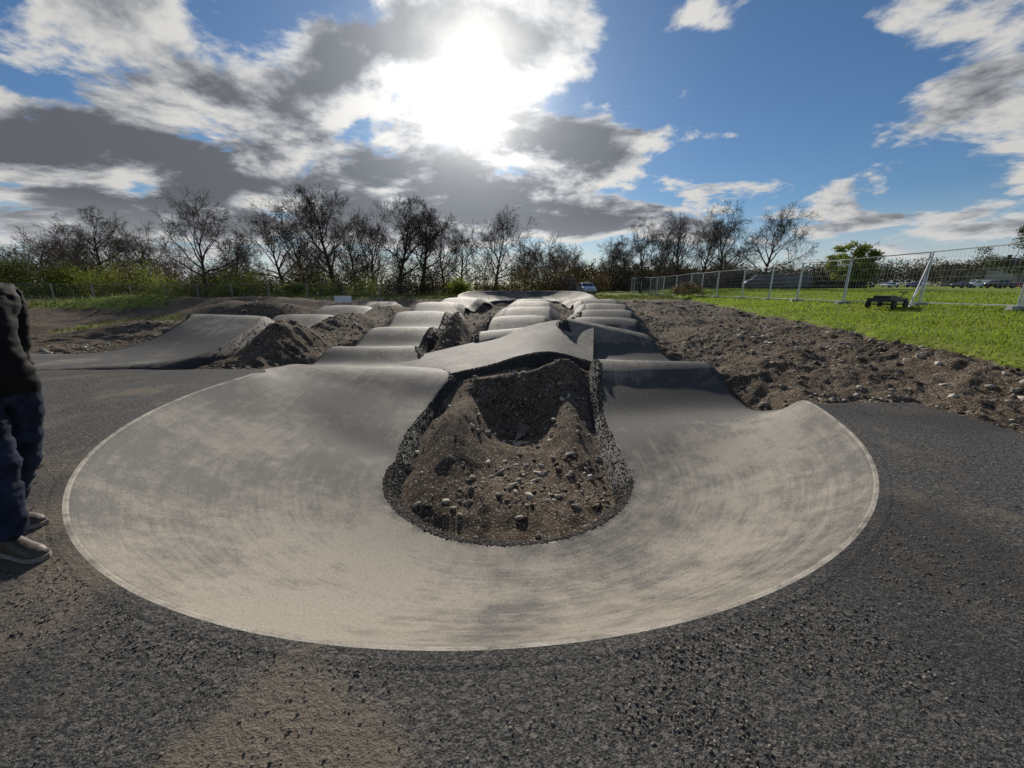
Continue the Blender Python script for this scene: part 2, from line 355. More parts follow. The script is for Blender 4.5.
def gz_at(x,y):
    i=min(max(np.searchsorted(xs,x)-1,0),nx-2); j=min(max(np.searchsorted(ys,y)-1,0),ny-2)
    fx=(x-xs[i])/(xs[i+1]-xs[i]); fy=(y-ys[j])/(ys[j+1]-ys[j])
    return float((Zg[j,i]*(1-fx)+Zg[j,i+1]*fx)*(1-fy)+(Zg[j+1,i]*(1-fx)+Zg[j+1,i+1]*fx)*fy)
# ------------------------------------------------------------ scattered stones
ico=[(0,0,1),(.894,0,.447),(.276,.851,.447),(-.724,.526,.447),(-.724,-.526,.447),(.276,-.851,.447),(.724,.526,-.447),(-.276,.851,-.447),(-.894,0,-.447),(-.276,-.851,-.447),(.724,-.526,-.447),(0,0,-1)]
icf=[(0,1,2),(0,2,3),(0,3,4),(0,4,5),(0,5,1),(1,6,2),(2,7,3),(3,8,4),(4,9,5),(5,10,1),(2,6,7),(3,7,8),(4,8,9),(5,9,10),(1,10,6),(6,11,7),(7,11,8),(8,11,9),(9,11,10),(10,11,6)]
ico=np.array(ico); icf=np.array(icf)
def stones(name,pos,size,mat,flat=.7):
    n=len(pos)
    base=ico[None]*(1+.5*(rng.random((n,12,1))-.5)*1.6)
    sc=size[:,None,None]*np.stack([.6+.8*rng.random(n),.6+.8*rng.random(n),flat*(.5+.6*rng.random(n))],1)[:,None,:]
    v=base*sc
    a=rng.random(n)*6.28; c,s=np.cos(a)[:,None],np.sin(a)[:,None]
    vx=v[:,:,0]*c-v[:,:,1]*s; vy=v[:,:,0]*s+v[:,:,1]*c
    v=np.stack([vx,vy,v[:,:,2]+vx*(rng.random((n,1))-.5)],-1)+pos[:,None,:]
    f=(icf[None]+12*np.arange(n)[:,None,None]).reshape(-1,3)
    return mesh_obj(name,v.reshape(-1,3),f,mat)
def stone_mat(name,c0,c1,pw=1.0):
    m,nt,b=mat_base(name)
    ri=NEW(nt,'ShaderNodeNewGeometry').outputs
    nt.links.new(MIX(nt,MA(nt,'POWER',ri['Random Per Island'],pw),c0,c1),b.inputs['Base Color'])
    b.inputs['Roughness'].default_value=.92; b.inputs['Specular IOR Level'].default_value=.2
    return m
EP=np.concatenate(EDG); sz=.004+.010*rng.random(len(EP))**2.5+.0005*EP[:,1]
stones('asphalt_edge_crumbs',EP,sz,stone_mat('asphalt_crumb',(.016,.0155,.015),(.085,.077,.068),1.6))
dist=np.hypot(X,Y)
dirtm=((asph<.2)&(grass<.3)&(D>.2)&(Y>2)&(Y<34)&(X>-14)&(X<16)&(dP>.2))
dx=np.gradient(xs); dy=np.gradient(ys); area=(dy[:,None]*dx[None,:]).ravel()
def pick(mask,n,wt):
    w=np.where(mask,wt*area,0); w=w/w.sum()
    i=rng.choice(len(X),size=n,p=w); 
    jx=(rng.random(n)-.5)*np.tile(dx,ny)[i]; jy=(rng.random(n)-.5)*np.repeat(dy,nx)[i]
    return i,jx,jy
cl=sst(fbm(X,Y,.9,3,97),-.15,.5)+.12
NS=24000
i,jx,jy=pick(dirtm,NS,cl*np.where(X>4.5,2.1,.8)/np.maximum(dist,3)**.9)
sz=.004+.055*rng.random(NS)**7+.0011*dist[i]
stones('rubble_stones',np.stack([X[i]+jx,Y[i]+jy,Z[i]],1),sz,stone_mat('rubble_stone',(.07,.052,.036),(.50,.455,.39),1.8))
pm=onP&(D>.06)&(Y>.1)&(Y<6.5)&(np.abs(X)<8)
clump=sst(fbm(X,Y,1.3,4,95),-.05,.4)+.04
i,jx,jy=pick(pm,26000,clump/np.maximum(dist,1)**1.5)
sz=.0018+.0055*rng.random(26000)**3
stones('loose_gravel',np.stack([X[i]+jx,Y[i]+jy,Z[i]+sz*.3],1),sz,stone_mat('gravel_stone',(.03,.028,.026),(.26,.225,.185),1.4))
def blades(name,mask,n,hmin,hmax,mat,pw=1.2):
    i,jx,jy=pick(mask,n,1/np.maximum(dist,4)**pw)
    px=X[i]+jx;py=Y[i]+jy;pz=Z[i]-.01
    h=(hmin+(hmax-hmin)*rng.random(n))*(1+.02*dist[i]); a=rng.random(n)*6.28; w=.004+.0011*dist[i]
    lx=(rng.random(n)-.5)*h*1.1; ly=(rng.random(n)-.5)*h*1.1
    v=np.empty((n,3,3)); 
    v[:,0]=np.stack([px-np.cos(a)*w,py-np.sin(a)*w,pz],1); v[:,1]=np.stack([px+np.cos(a)*w,py+np.sin(a)*w,pz],1); v[:,2]=np.stack([px+lx,py+ly,pz+h],1)
    return mesh_obj(name,v.reshape(-1,3),np.arange(n*3).reshape(n,3),mat)
def leafmat(name,c0,c1,transl=.35):
    m,nt,b=mat_base(name)
    ri=NEW(nt,'ShaderNodeNewGeometry').outputs
    big=NOISE(nt,ri['Position'],.5,1)
    c=MIX(nt,MA(nt,'ADD',MA(nt,'MULTIPLY',ri['Random Per Island'],.5),MR(nt,big,.3,.7,0,.5)),c0,c1)
    nt.links.new(c,b.inputs['Base Color']); b.inputs['Roughness'].default_value=.6; b.inputs['Specular IOR Level'].default_value=.2
    tr=NEW(nt,'ShaderNodeBsdfTranslucent',{'Color':c}); mx=NEW(nt,'ShaderNodeMixShader',{0:transl,1:b.outputs[0],2:tr.outputs[0]})
    nt.links.new(mx.outputs[0],[n for n in nt.nodes if n.type=='OUTPUT_MATERIAL'][0].inputs[0])
    return m
GM=leafmat('grass_blade',(.13,.19,.016),(.29,.38,.045),.55)
blades('grass',(gr>.45)&(Y>0)&(Y<60)&(X<45),90000,.03,.075,GM)
blades('weeds',(grass>.5)&(gr<.2)&(Y>8)&(Y<45)&(X>-50),12000,.05,.15,leafmat('weed_blade',(.06,.085,.02),(.16,.17,.05)),.8)
# puddles
m,nt,b=mat_base('puddle_water'); b.inputs['Base Color'].default_value=(.16,.14,.115,1); b.inputs['Roughness'].default_value=.16
geo=NEW(nt,'ShaderNodeNewGeometry').outputs['Position']
nt.links.new(NEW(nt,'ShaderNodeBump',{'Height':NOISE(nt,geo,22,3),'Strength':.35,'Distance':.012}).outputs[0],b.inputs['Normal'])
for (cx,cy,ra,rb,pc) in ((.08,5.95,.17,.13,55),(.2,6.55,.12,.42,60)):
    pv=[];n=30
    for k in range(n):
        a=2*math.pi*k/n; rr=1+.28*math.sin(3*a+1)+.2*math.sin(5*a)+.12*math.sin(11*a)
        pv.append((cx+ra*rr*math.cos(a)+.05*math.sin(a),cy+rb*rr*math.sin(a),0))
    zz=[gz_at(p[0],p[1]) for p in pv]; zl=float(np.percentile(zz,pc))
    mesh_obj('puddle',[(p[0],p[1],zl) for p in pv],[tuple(range(n))],m)
# ------------------------------------------------------------ trees
def tube_np(pts,rad,k,VS,FS,cnt):
    pts=np.asarray(pts); n=len(pts)
    d=np.gradient(pts,axis=0); d/=np.linalg.norm(d,axis=1,keepdims=True)+1e-9
    ref=np.array([.31,.87,.12]); u=np.cross(d,ref); u/=np.linalg.norm(u,axis=1,keepdims=True)+1e-9; w=np.cross(d,u)
    a=2*np.pi*np.arange(k)/k
    ring=pts[:,None,:]+np.asarray(rad)[:,None,None]*(u[:,None,:]*np.cos(a)[None,:,None]+w[:,None,:]*np.sin(a)[None,:,None])
    VS.append(ring.reshape(-1,3))
    idx=np.arange(n*k).reshape(n,k)+cnt[0]; idn=np.roll(idx,-1,axis=1)
    FS.append(np.stack([idx[:-1],idn[:-1],idn[1:],idx[1:]],-1).reshape(-1,4)); cnt[0]+=n*k
def gen_tree(seed,H=12,spread=.42,counts=(11,7,6,5),trunk_r=.24,clear=.3,twig=.017,trunk=.66,angm=1.0):
    r=np.random.default_rng(seed); VS=[];FS=[];cnt=[0]
    def branch(p,d,L,rad,lvl):
        n=(9,7,5,4,3)[lvl]; k=(8,6,4,3,3)[lvl]
        pts=[p]; dd=d.copy(); seg=L/(n-1)
        for q in range(n-1):
            dd=dd+r.normal(0,(.07,.15,.2,.24,.3)[lvl],3)+np.array([0,0,(.03,.07,.04,.0,-.02)[lvl]])
            dd/=np.linalg.norm(dd); pts.append(pts[-1]+dd*seg)
        rr=np.linspace(1,.25 if lvl<3 else .5,n)*rad
        tube_np(pts,rr,k,VS,FS,cnt)
        if lvl>=len(counts): return
        c=counts[lvl]
        for j in range(c):
            t=(clear+(1-clear)*(j+r.random())/c) if lvl==0 else (.28+.72*(j+r.random())/c)
            fi=t*(n-1); i0=min(int(fi),n-2); f=fi-i0
            q=pts[i0]*(1-f)+pts[i0+1]*f
            ax=pts[i0+1]-pts[i0]; ax/=np.linalg.norm(ax)
            az=r.random()*6.283 if lvl else j*2.4+r.random()
            o=np.cross(ax,[math.cos(az),math.sin(az),.01]); o/=np.linalg.norm(o)+1e-9
            ang=r.uniform(.45,1.0)
            if lvl==0: ang=angm*(1.25-.95*t)*r.uniform(.8,1.15)
            nd=ax*math.cos(ang)+o*math.sin(ang)
            if lvl==0: LL=H*spread*(1.0-.25*abs(t-.6))*r.uniform(.75,1.1)
            else: LL=L*r.uniform(.42,.66)*(1.15-.45*t)
            rc=max(twig*(.6 if lvl==3 else 1), rad*(1-.7*t)*(.6 if lvl==0 else .5))
            branch(q,nd,LL,rc,lvl+1)
    branch(np.zeros(3),np.array([.04,.02,1.]),H*trunk,trunk_r,0)
    return np.concatenate(VS),np.concatenate(FS)
BARK=simple_mat('bark',(.055,.040,.028),.9,0,.35,2.0)
variants=[]
for sd,sp,cts,tk,an in ((1,.44,(12,8,7,7),.55,1.1),(2,.40,(13,8,7,7),.62,1.0),(3,.38,(13,8,7,7),.68,.9),(4,.42,(11,8,7,7),.5,1.15)):
    v,f=gen_tree(sd,12,sp,cts,trunk=tk,angm=an,trunk_r=.27,twig=.018)
    me=mesh_obj('tree_mesh',v,f,BARK,smooth=True); top=v[:,2].max(); variants.append((me.data,top)); bpy.data.objects.remove(me)
def px(u,v,t):
    xc=(u-512)/384; yc=(v-384)/384
    return (xc*t, (CP-SP*yc)*t, 1.5-(CP*yc+SP)*t)
def topz_for(v,y):
    yc=(v-384)/384; return 1.5-(CP*yc+SP)/(CP-SP*yc)*y
trees=[(205,180,42,0),(335,183,46,1),(305,197,54,3),(108,206,50,2),(285,202,58,0),(400,190,50,1),(374,203,56,3),(422,197,60,2),(495,204,54,0),(462,220,62,3),(75,220,58,3),(150,216,60,3),
 (550,243,74,2),(640,214,56,3),(606,238,64,1),(678,205,58,0),(718,197,58,3),(760,201,60,0),(525,236,66,3),
 (445,212,64,0),(700,214,68,1),(575,250,80,0),(622,232,72,2),(25,236,60,2),(355,204,62,0),(235,228,66,2),(655,226,70,1),(50,230,62,0)]
for k,(u,v,t,vi) in enumerate(trees):
    x,y,_=px(u,288,t); topz=topz_for(v,y); z0=gz_at(x,y)-.1
    me,top=variants[vi]
    o=bpy.data.objects.new('bare_tree',me); COL.objects.link(o); s=(topz-z0)/top
    o.location=(x,y,z0); o.rotation_euler=(0,0,k*2.1); wd=.95+.2*((k*37)%10)/10; o.scale=(s*wd,s*wd,s)
lv,lf=gen_tree(11,9,.40,(9,6,5),.13,twig=.024,clear=.15,trunk=.6); lv2,lf2=gen_tree(12,9,.42,(10,6,5),.11,twig=.024,clear=.12,trunk=.5)
VS=[];FS=[];c=0
def addt(x,y,h):
    global c
    v,f=(lv,lf) if rng.random()<.5 else (lv2,lf2)
    a=rng.random()*6.28; s=h/9.0; ca,sa=math.cos(a),math.sin(a)
    VS.append(np.stack([(v[:,0]*ca-v[:,1]*sa)*s*1.1+x,(v[:,0]*sa+v[:,1]*ca)*s*1.1+y,v[:,2]*s+gz_at(x,y)-.1],1));FS.append(f+c);c+=len(v)
for k in range(165):
    x=-95+rng.random()*108; y=52+rng.random()*28+max(0,x)*1.0
    hh=(4.2+4.2*rng.random())*(1+.3*math.sin(x*.17)); addt(x,y,hh)
for k in range(45):
    x=12+rng.random()*32; addt(x,70+rng.random()*20,4.4+3*rng.random())
mesh_obj('distant_woodland',np.concatenate(VS),np.concatenate(FS),simple_mat('distant_bark',(.12,.082,.055),.95,0,.3,.2))
def leaf_mass(name,clumps,mat,ls=.11,per=260,jit=.22):
    Vs=[]
    for (x,y,z,rx,ry,rz,dens) in clumps:
        n=int(per*dens)
        p=rng.normal(0,1,(n,3)); p/=np.linalg.norm(p,axis=1,keepdims=True); rad=(.35+.65*rng.random((n,1))**.6)*(1+jit*rng.normal(0,1,(n,1)))
        p=p*rad*np.array([rx,ry,rz])+np.array([x,y,z]); 
        a=rng.normal(0,1,(n,3)); a/=np.linalg.norm(a,axis=1,keepdims=True); b=np.cross(a,rng.normal(0,1,(n,3))); b/=np.linalg.norm(b,axis=1,keepdims=True)
        s=ls*(.5+rng.random((n,1)))
        Vs.append(np.stack([p-a*s,p+b*s*.5,p+a*s,p-b*s*.5],1))
    V=np.concatenate(Vs).reshape(-1,3)
    return mesh_obj(name,V,np.arange(len(V)).reshape(-1,4),mat)
cl=[]
for k in range(240):
    x=-85+rng.random()*100; y=46+rng.random()*12+max(0,x)*.9; h=.7+1.8*rng.random()**1.3
    cl.append((x,y,h*.8,1.2+rng.random()*1.6,1.2,h,1.0))
leaf_mass('undergrowth',cl,leafmat('undergrowth_leaf',(.045,.036,.016),(.16,.118,.05)),.11,380)
cl=[]
for k in range(85):
    x=-80+rng.random()*66; y=42+rng.random()*5; h=.7+1.2*rng.random()*(1.7 if x<-40 else 1)
    cl.append((x,y,h*.8,1.0+rng.random()*1.4,1.0,h,1.0))
leaf_mass('hedge_foliage',cl,leafmat('hedge_spring_leaf',(.07,.095,.013),(.20,.235,.045),.5),.09,420)
cl=[]
for k in range(120):
    x=12+rng.random()*60; y=72+rng.random()*20; h=1.2+1.5*rng.random()
    cl.append((x,y,h*.9,2.4,1.5,h,.9))
for k in range(240):
    x=40+rng.random()*260; y=150+rng.random()*50; h=2.6+3.6*rng.random()
    cl.append((x,y,h*.8+max(0,(x-90))*.025,5.5,4,h,1.35))
leaf_mass('distant_hedge',cl,leafmat('hedge_leaf',(.034,.036,.020),(.095,.085,.04)),.33,330,.07)
def bush(name,u,t,h,w,mat,n=14,ls=.09):
    x,y,_=px(u,288,t); z=gz_at(x,y); C=[]
    for k in range(n):
        a=rng.random()*6.28; q=rng.random()
        C.append((x+math.cos(a)*w*.5*q,y+math.sin(a)*w*.5*q,z+h*(.25+.6*rng.random()*(1-q*.5)),w*.24,w*.24,h*.2,1))
    return leaf_mass(name,C,mat,ls,170)
YG=leafmat('spring_leaf',(.10,.13,.015),(.26,.30,.05),.5)
bush('green_bush',456,40,2.2,2.4,YG,n=18); bush('green_bush',295,38,1.7,2.0,YG)
bush('green_bush',18,40,4.6,6,leafmat('olive_leaf',(.05,.065,.015),(.16,.18,.04),.4),n=30); bush('green_bush',75,44,3.8,6,YG,n=28); bush('green_bush',228,40,1.6,2.5,YG,n=12)
bush('brown_bush',688,36,1.7,2.6,leafmat('brown_leaf',(.07,.055,.03),(.18,.15,.07)),n=18,ls=.06)
def leafy_tree(name,u,t,topv,mat):
    x,y,_=px(u,288,t); z=gz_at(x,y); H=topz_for(topv,y)-z
    e=empty(name,(0,0,0))
    v,f=gen_tree(33,12,.42,(9,5,4),.25,twig=.03); s=H/v[:,2].max(); v=v*s+np.array([x,y,z-.1]); mesh_obj('trunk_and_limbs',v,f,BARK,parent=e)
    C=[]
    for k in range(46):
        a=rng.random()*6.28; q=rng.random()**.6; hh=.2+.7*rng.random()
        wr=H*.55*math.sin(math.pi*min(.95,(hh-.04)))
        C.append((x+math.cos(a)*wr*q,y+math.sin(a)*wr*q,z+H*hh,H*.11,H*.11,H*.08,1))
    o=leaf_mass('crown',C,mat,.15,220); o.parent=e
leafy_tree('leafy_tree',845,62,240,YG)
leafy_tree('leafy_tree',1022,75,222,leafmat('dark_leaf',(.03,.04,.015),(.09,.10,.03)))
# ------------------------------------------------------------ fences
GALV=simple_mat('galvanised_steel',(.66,.67,.68),.38,.5,.12,5); CONC=simple_mat('concrete_block',(.32,.31,.29),.9,0,.2,6,.4)
def fence(name,pts,h=2.0,wires=True,foot=True,wr=.0035,vs=.1,rt=.021):
    mb=MB()
    for a,b in zip(pts[:-1],pts[1:]):
        a=Vector(a);b=Vector(b); d=(b-a); L=d.length; dn=d/L; up=Vector((0,0,1))
        a2=a+dn*.05; b2=b-dn*.05
        for q in (a2,b2): mb.tube([q,q+up*h],rt,6)
        for zz in (.14,h-.02): mb.tube([a2+up*zz,b2+up*zz],rt*.8,5)
        if wires:
            nv=int((L-.1)/vs)
            for k in range(1,nv):
                q=a2+dn*(L-.1)*k/nv; mb.tube([q+up*.14,q+up*(h-.02)],wr,3,cap=False)
            for k in range(1,8): 
                zz=.14+(h-.16)*k/8; mb.tube([a2+up*zz,b2+up*zz],wr,3,cap=False)
        if foot:
            nrm=Vector((-dn.y,dn.x,0)); c=a; b0=len(mb.v)
            for (p,q,zz) in ((-.11,-.34,0),(.11,-.34,0),(.11,.34,0),(-.11,.34,0),(-.08,-.3,.13),(.08,-.3,.13),(.08,.3,.13),(-.08,.3,.13)):
                mb.v.append(tuple(c+dn*p+nrm*q+up*zz))
            for f in ((0,3,2,1),(4,5,6,7),(0,1,5,4),(1,2,6,5),(2,3,7,6),(3,0,4,7)): mb.f.append(tuple(b0+i for i in f)); mb.m.append(1)
    return mb
pts=[]
y=2.9
while y<66:
    x=17.0+.25*math.sin(y*.5)+max(0,(y-20))*.05; pts.append((x,y,gz_at(x,y)-.01+.03*math.sin(y*3))); y+=3.42
mb=fence('f',pts,h=2.2,rt=.030,wr=.0028,vs=.15)
i0=min(range(len(pts)),key=lambda k:abs(pts[k][1]-17.0)); p=pts[i0]
zz=gz_at(p[0]-.8,p[1]-.3)
mb.tube([(p[0],p[1],p[2]+1.9),(p[0]-.7,p[1]-.3,zz)],.024,8); mb.tube([(p[0]-.02,p[1]-.05,p[2]+1.2),(p[0]-.7,p[1]-.3,zz+.06)],.016,6)
mb.obj('temporary_fence',[GALV,CONC])
DST=simple_mat('dull_steel',(.30,.30,.30),.5,.4)
pts=[];x=-75
while x<-6:
    yy=38+.4*math.sin(x*.3); pts.append((x,yy,gz_at(x,yy))); x+=3.45
fence('f',pts,1.5,vs=.25,wr=.005).obj('temporary_fence',[DST,CONC])
pts=[];x=12
while x<26: 
    yy=66-.2*x; pts.append((x,yy,gz_at(x,yy))); x+=3.45
fence('f',pts,1.9,vs=.25,wr=.005).obj('temporary_fence',[DST,CONC])
# ------------------------------------------------------------ barrier sign, trolley, cars, houses
BLK=simple_mat('black_rubber',(.02,.02,.021),.6); DK=simple_mat('dark_metal',(.035,.035,.038),.4,.3)
x,y,_=px(343,300,24); z=gz_at(x,y)
e=empty('roadworks_barrier',(x,y,z+.1),.15)
mb=MB(); mb.box(-.5,.5,-.02,.02,.55,.95); mb.box(-.5,.5,-.02,.02,.12,.4); mb.obj('boards',simple_mat('white_board',(.75,.75,.73),.5,0,.08),parent=e)
mb=MB()
for sx in (-.45,.45):
    mb.tube([(sx,.045,-.1),(sx,.055,1.0)],.02,6); mb.box(sx-.05,sx+.05,-.3,.3,-.1,.02)
mb.obj('legs',DK,parent=e)
x,y=15.5,16.2; z=gz_at(x,y)
e=empty('flatbed_trolley',(x,y,z),.45)
mb=MB(); mb.box(-.75,.75,-.38,.38,.28,.34)
for sx in (-.75,.72): mb.box(sx,sx+.03,-.38,.38,.343,.42)
for sy in (-.38,.35): mb.box(-.718,.718,sy,sy+.03,.343,.42)
mb.tube([(.75,0,.3),(1.05,0,.35),(1.25,0,.62)],.02,6); mb.tube([(1.25,-.15,.62),(1.25,.15,.62)],.02,6)
mb.box(-.6,.1,-.25,.25,.345,.52); mb.box(.15,.55,-.2,.2,.345,.46)
mb.obj('deck',DK,parent=e)
mb=MB()
for sx in (-.5,.5):
    mb.tube([(sx,-.42,.17),(sx,.42,.17)],.02,6)
    for sy in (-.44,.38):
        mb.tube([(sx,sy,.17),(sx,sy+.07,.17)],[.165,.165],16)
mb.obj('wheels',BLK,parent=e)
GLASS=simple_mat('car_glass',(.03,.035,.04),.08)
def car(u,t,rot,col,van=False):
    x,y,_=px(u,286,t); z=gz_at(x,y)
    e=empty('parked_van' if van else 'parked_car',(x,y,z),rot)
    if van:
        prof=[(-2.4,.35),(-2.45,1.0),(-2.4,1.95),(-2.2,2.05),(.9,2.05),(1.55,1.35),(2.3,1.1),(2.45,.8),(2.42,.35)]; gl=[(.2,1.3),(.2,1.85),(.85,1.85),(1.35,1.32)]
    else:
        prof=[(-2.1,.32),(-2.15,.75),(-2.05,.98),(-1.6,1.05),(-1.1,1.42),(-.2,1.48),(.45,1.42),(1.1,1.0),(1.9,.85),(2.12,.65),(2.1,.32)]; gl=[(-1.45,1.04),(-1.02,1.34),(-.2,1.40),(.38,1.34),(.92,1.02)]
    W2=.88; V=[];Fc=[]
    n=len(prof)
    def yw(zz): return W2*(1-.16*max(0,zz-.95)/.5) if not van else W2*(1-.05*max(0,zz-1)/1)
    for sgn in (-1,1):
        for (a,b) in prof: V.append((a,sgn*yw(b),b))
    for k in range(n): Fc.append((k,(k+1)%n,n+(k+1)%n,n+k))
    Fc.append(tuple(range(n))[::-1]); Fc.append(tuple(range(n,2*n)))
    o=mesh_obj('body',V,Fc,simple_mat('car_paint',col,.25,.2,.03),parent=e)
    bv=o.modifiers.new('b','BEVEL'); bv.width=.06; bv.segments=2
    V=[];Fc=[]
    for sgn in (-1,1):
        b0=len(V)
        for (a,b) in gl: V.append((a,sgn*(yw(b)+.012),b))
        Fc.append(tuple(range(b0,len(V))))
    pr=[(1.02,1.03,.5,1.39)] if not van else [(1.52,1.40,.95,2.0)]
    for (x0,z0,x1,z1) in pr:
        b0=len(V); V+=[(x0+.03,-.72,z0),(x0+.03,.72,z0),(x1+.03,.64,z1),(x1+.03,-.64,z1)]; Fc.append((b0,b0+1,b0+2,b0+3))
    if not van:
        b0=len(V); V+=[(-1.57,-.72,1.09),(-1.57,.72,1.09),(-1.13,.62,1.42),(-1.13,-.62,1.42)]; Fc.append((b0,b0+1,b0+2,b0+3))
    mesh_obj('windows',V,Fc,GLASS,parent=e)
    mb=MB()
    for sx in (-1.3,1.35):
        for sy in (-.9,.7): mb.tube([(sx,sy,.32),(sx,sy+.2,.32)],.32,18)
    mb.obj('wheels',BLK,parent=e)
    mb=MB()
    for sy in (-.65,.45): mb.box(2.08,2.14,sy,sy+.22,.62,.74)
    mb.obj('headlights',simple_mat('lamp_glass',(.8,.8,.8),.1),parent=e)
car(586,52,-1.5,(.35,.42,.52)); car(568,62,-.2,(.05,.10,.28),True)
for u,t,c_,vn in ((962,95,(.05,.06,.08),0),(978,98,(.75,.75,.75),1),(996,96,(.45,.46,.48),0),(1014,95,(.35,.03,.03),0),(1000,70,(.04,.04,.05),0),(890,110,(.7,.7,.72),0),(915,108,(.06,.08,.18),0),(762,55,(.03,.03,.035),1),(790,58,(.04,.05,.06),1),(778,60,(.5,.5,.5),0)):
    car(u,t,.1 if not vn else 2.9,c_,bool(vn))
BR=simple_mat('pale_render_wall',(.42,.39,.35),.9,0,.12,1); RF=simple_mat('roof_slate',(.11,.085,.075),.8,0,.2,2); WF=simple_mat('white_window_frame',(.75,.75,.73),.5,0,.05)
def house(u,t,rot,w=12,d=7,h=4.8,rh=2.6,up=0):
    x,y,_=px(u,288,t); z=gz_at(x,y)+up
    e=empty('rendered_house',(x,y,z-1),rot)
    mb=MB(); mb.box(-w/2,w/2,-d/2,d/2,-4,h+1); mb.obj('walls',BR,parent=e)
    V=[(-w/2-.3,-d/2-.4,h+1.01),(w/2+.3,-d/2-.4,h+1.01),(w/2+.3,d/2+.4,h+1.01),(-w/2-.3,d/2+.4,h+1.01),(-w/2-.3,0,h+1+rh),(w/2+.3,0,h+1+rh)]
    mesh_obj('roof',V,[(0,1,5,4),(2,3,4,5),(0,4,3),(1,2,5),(0,3,2,1)],RF,parent=e)
    mb=MB(); g=MB()
    for zz in (1.9,4.1):
        k=-w/2+1
        while k<w/2-1.6:
            mb.box(k,k+1.2,-d/2-.06,-d/2-.01,zz,zz+1.3); g.box(k+.1,k+1.1,-d/2-.09,-d/2-.062,zz+.1,zz+1.2); k+=2.7
    mb.obj('window_frames',WF,parent=e); g.obj('window_panes',GLASS,parent=e)
    mb=MB(); mb.box(-w*.3,-w*.3+.8,-.4,.4,h+1+rh*.6,h+2+rh); mb.obj('chimney',RF,parent=e)
    mb=MB(); mb.box(.2,1.1,-d/2-.07,-d/2-.012,1,3.0); mb.obj('door',DK,parent=e)
house(978,150,.5,8,7,4.6,2.8,1.4); house(1004,140,.2,8,7,4.6,2.8,2.6); house(946,165,-.3,8,7,4.6,2.6,1.6); house(1036,135,.1,9,7,4.6,2.6,2.2)
# ------------------------------------------------------------ people
JKT=simple_mat('black_jacket',(.006,.006,.008),.8,0,.4,8,.3,18,.2); JEAN=simple_mat('denim',(.014,.022,.046),.9,0,.5,9,.5,220,.2)
SKIN=simple_mat('skin',(.45,.27,.20),.5,0,.08); HAIR=simple_mat('hair',(.03,.02,.015),.6,0,.3,30,.4); SHOE=simple_mat('shoe_leather',(.055,.042,.03),.55,0,.5,14,.4,40); SOLE=simple_mat('shoe_sole',(.22,.20,.17),.7)
SHB=simple_mat('blue_shoe',(.03,.07,.12),.6,0,.3,20)
def skin_mesh(pts,edges,rad,root=0,sub=2):
    me=bpy.data.meshes.new('sk'); me.from_pydata(pts,edges,[]); me.update()
    o=bpy.data.objects.new('sk',me); COL.objects.link(o)
    o.modifiers.new('s','SKIN'); sv=me.skin_vertices[0].data
    for i,r in enumerate(rad): sv[i].radius=r if hasattr(r,'__len__') else (r,r); 
    sv[root].use_root=True
    s=o.modifiers.new('u','SUBSURF'); s.levels=sub; s.render_levels=sub
    dg=bpy.context.evaluated_depsgraph_get(); ev=o.evaluated_get(dg); m2=bpy.data.meshes.new_from_object(ev)
    bpy.data.objects.remove(o); return m2
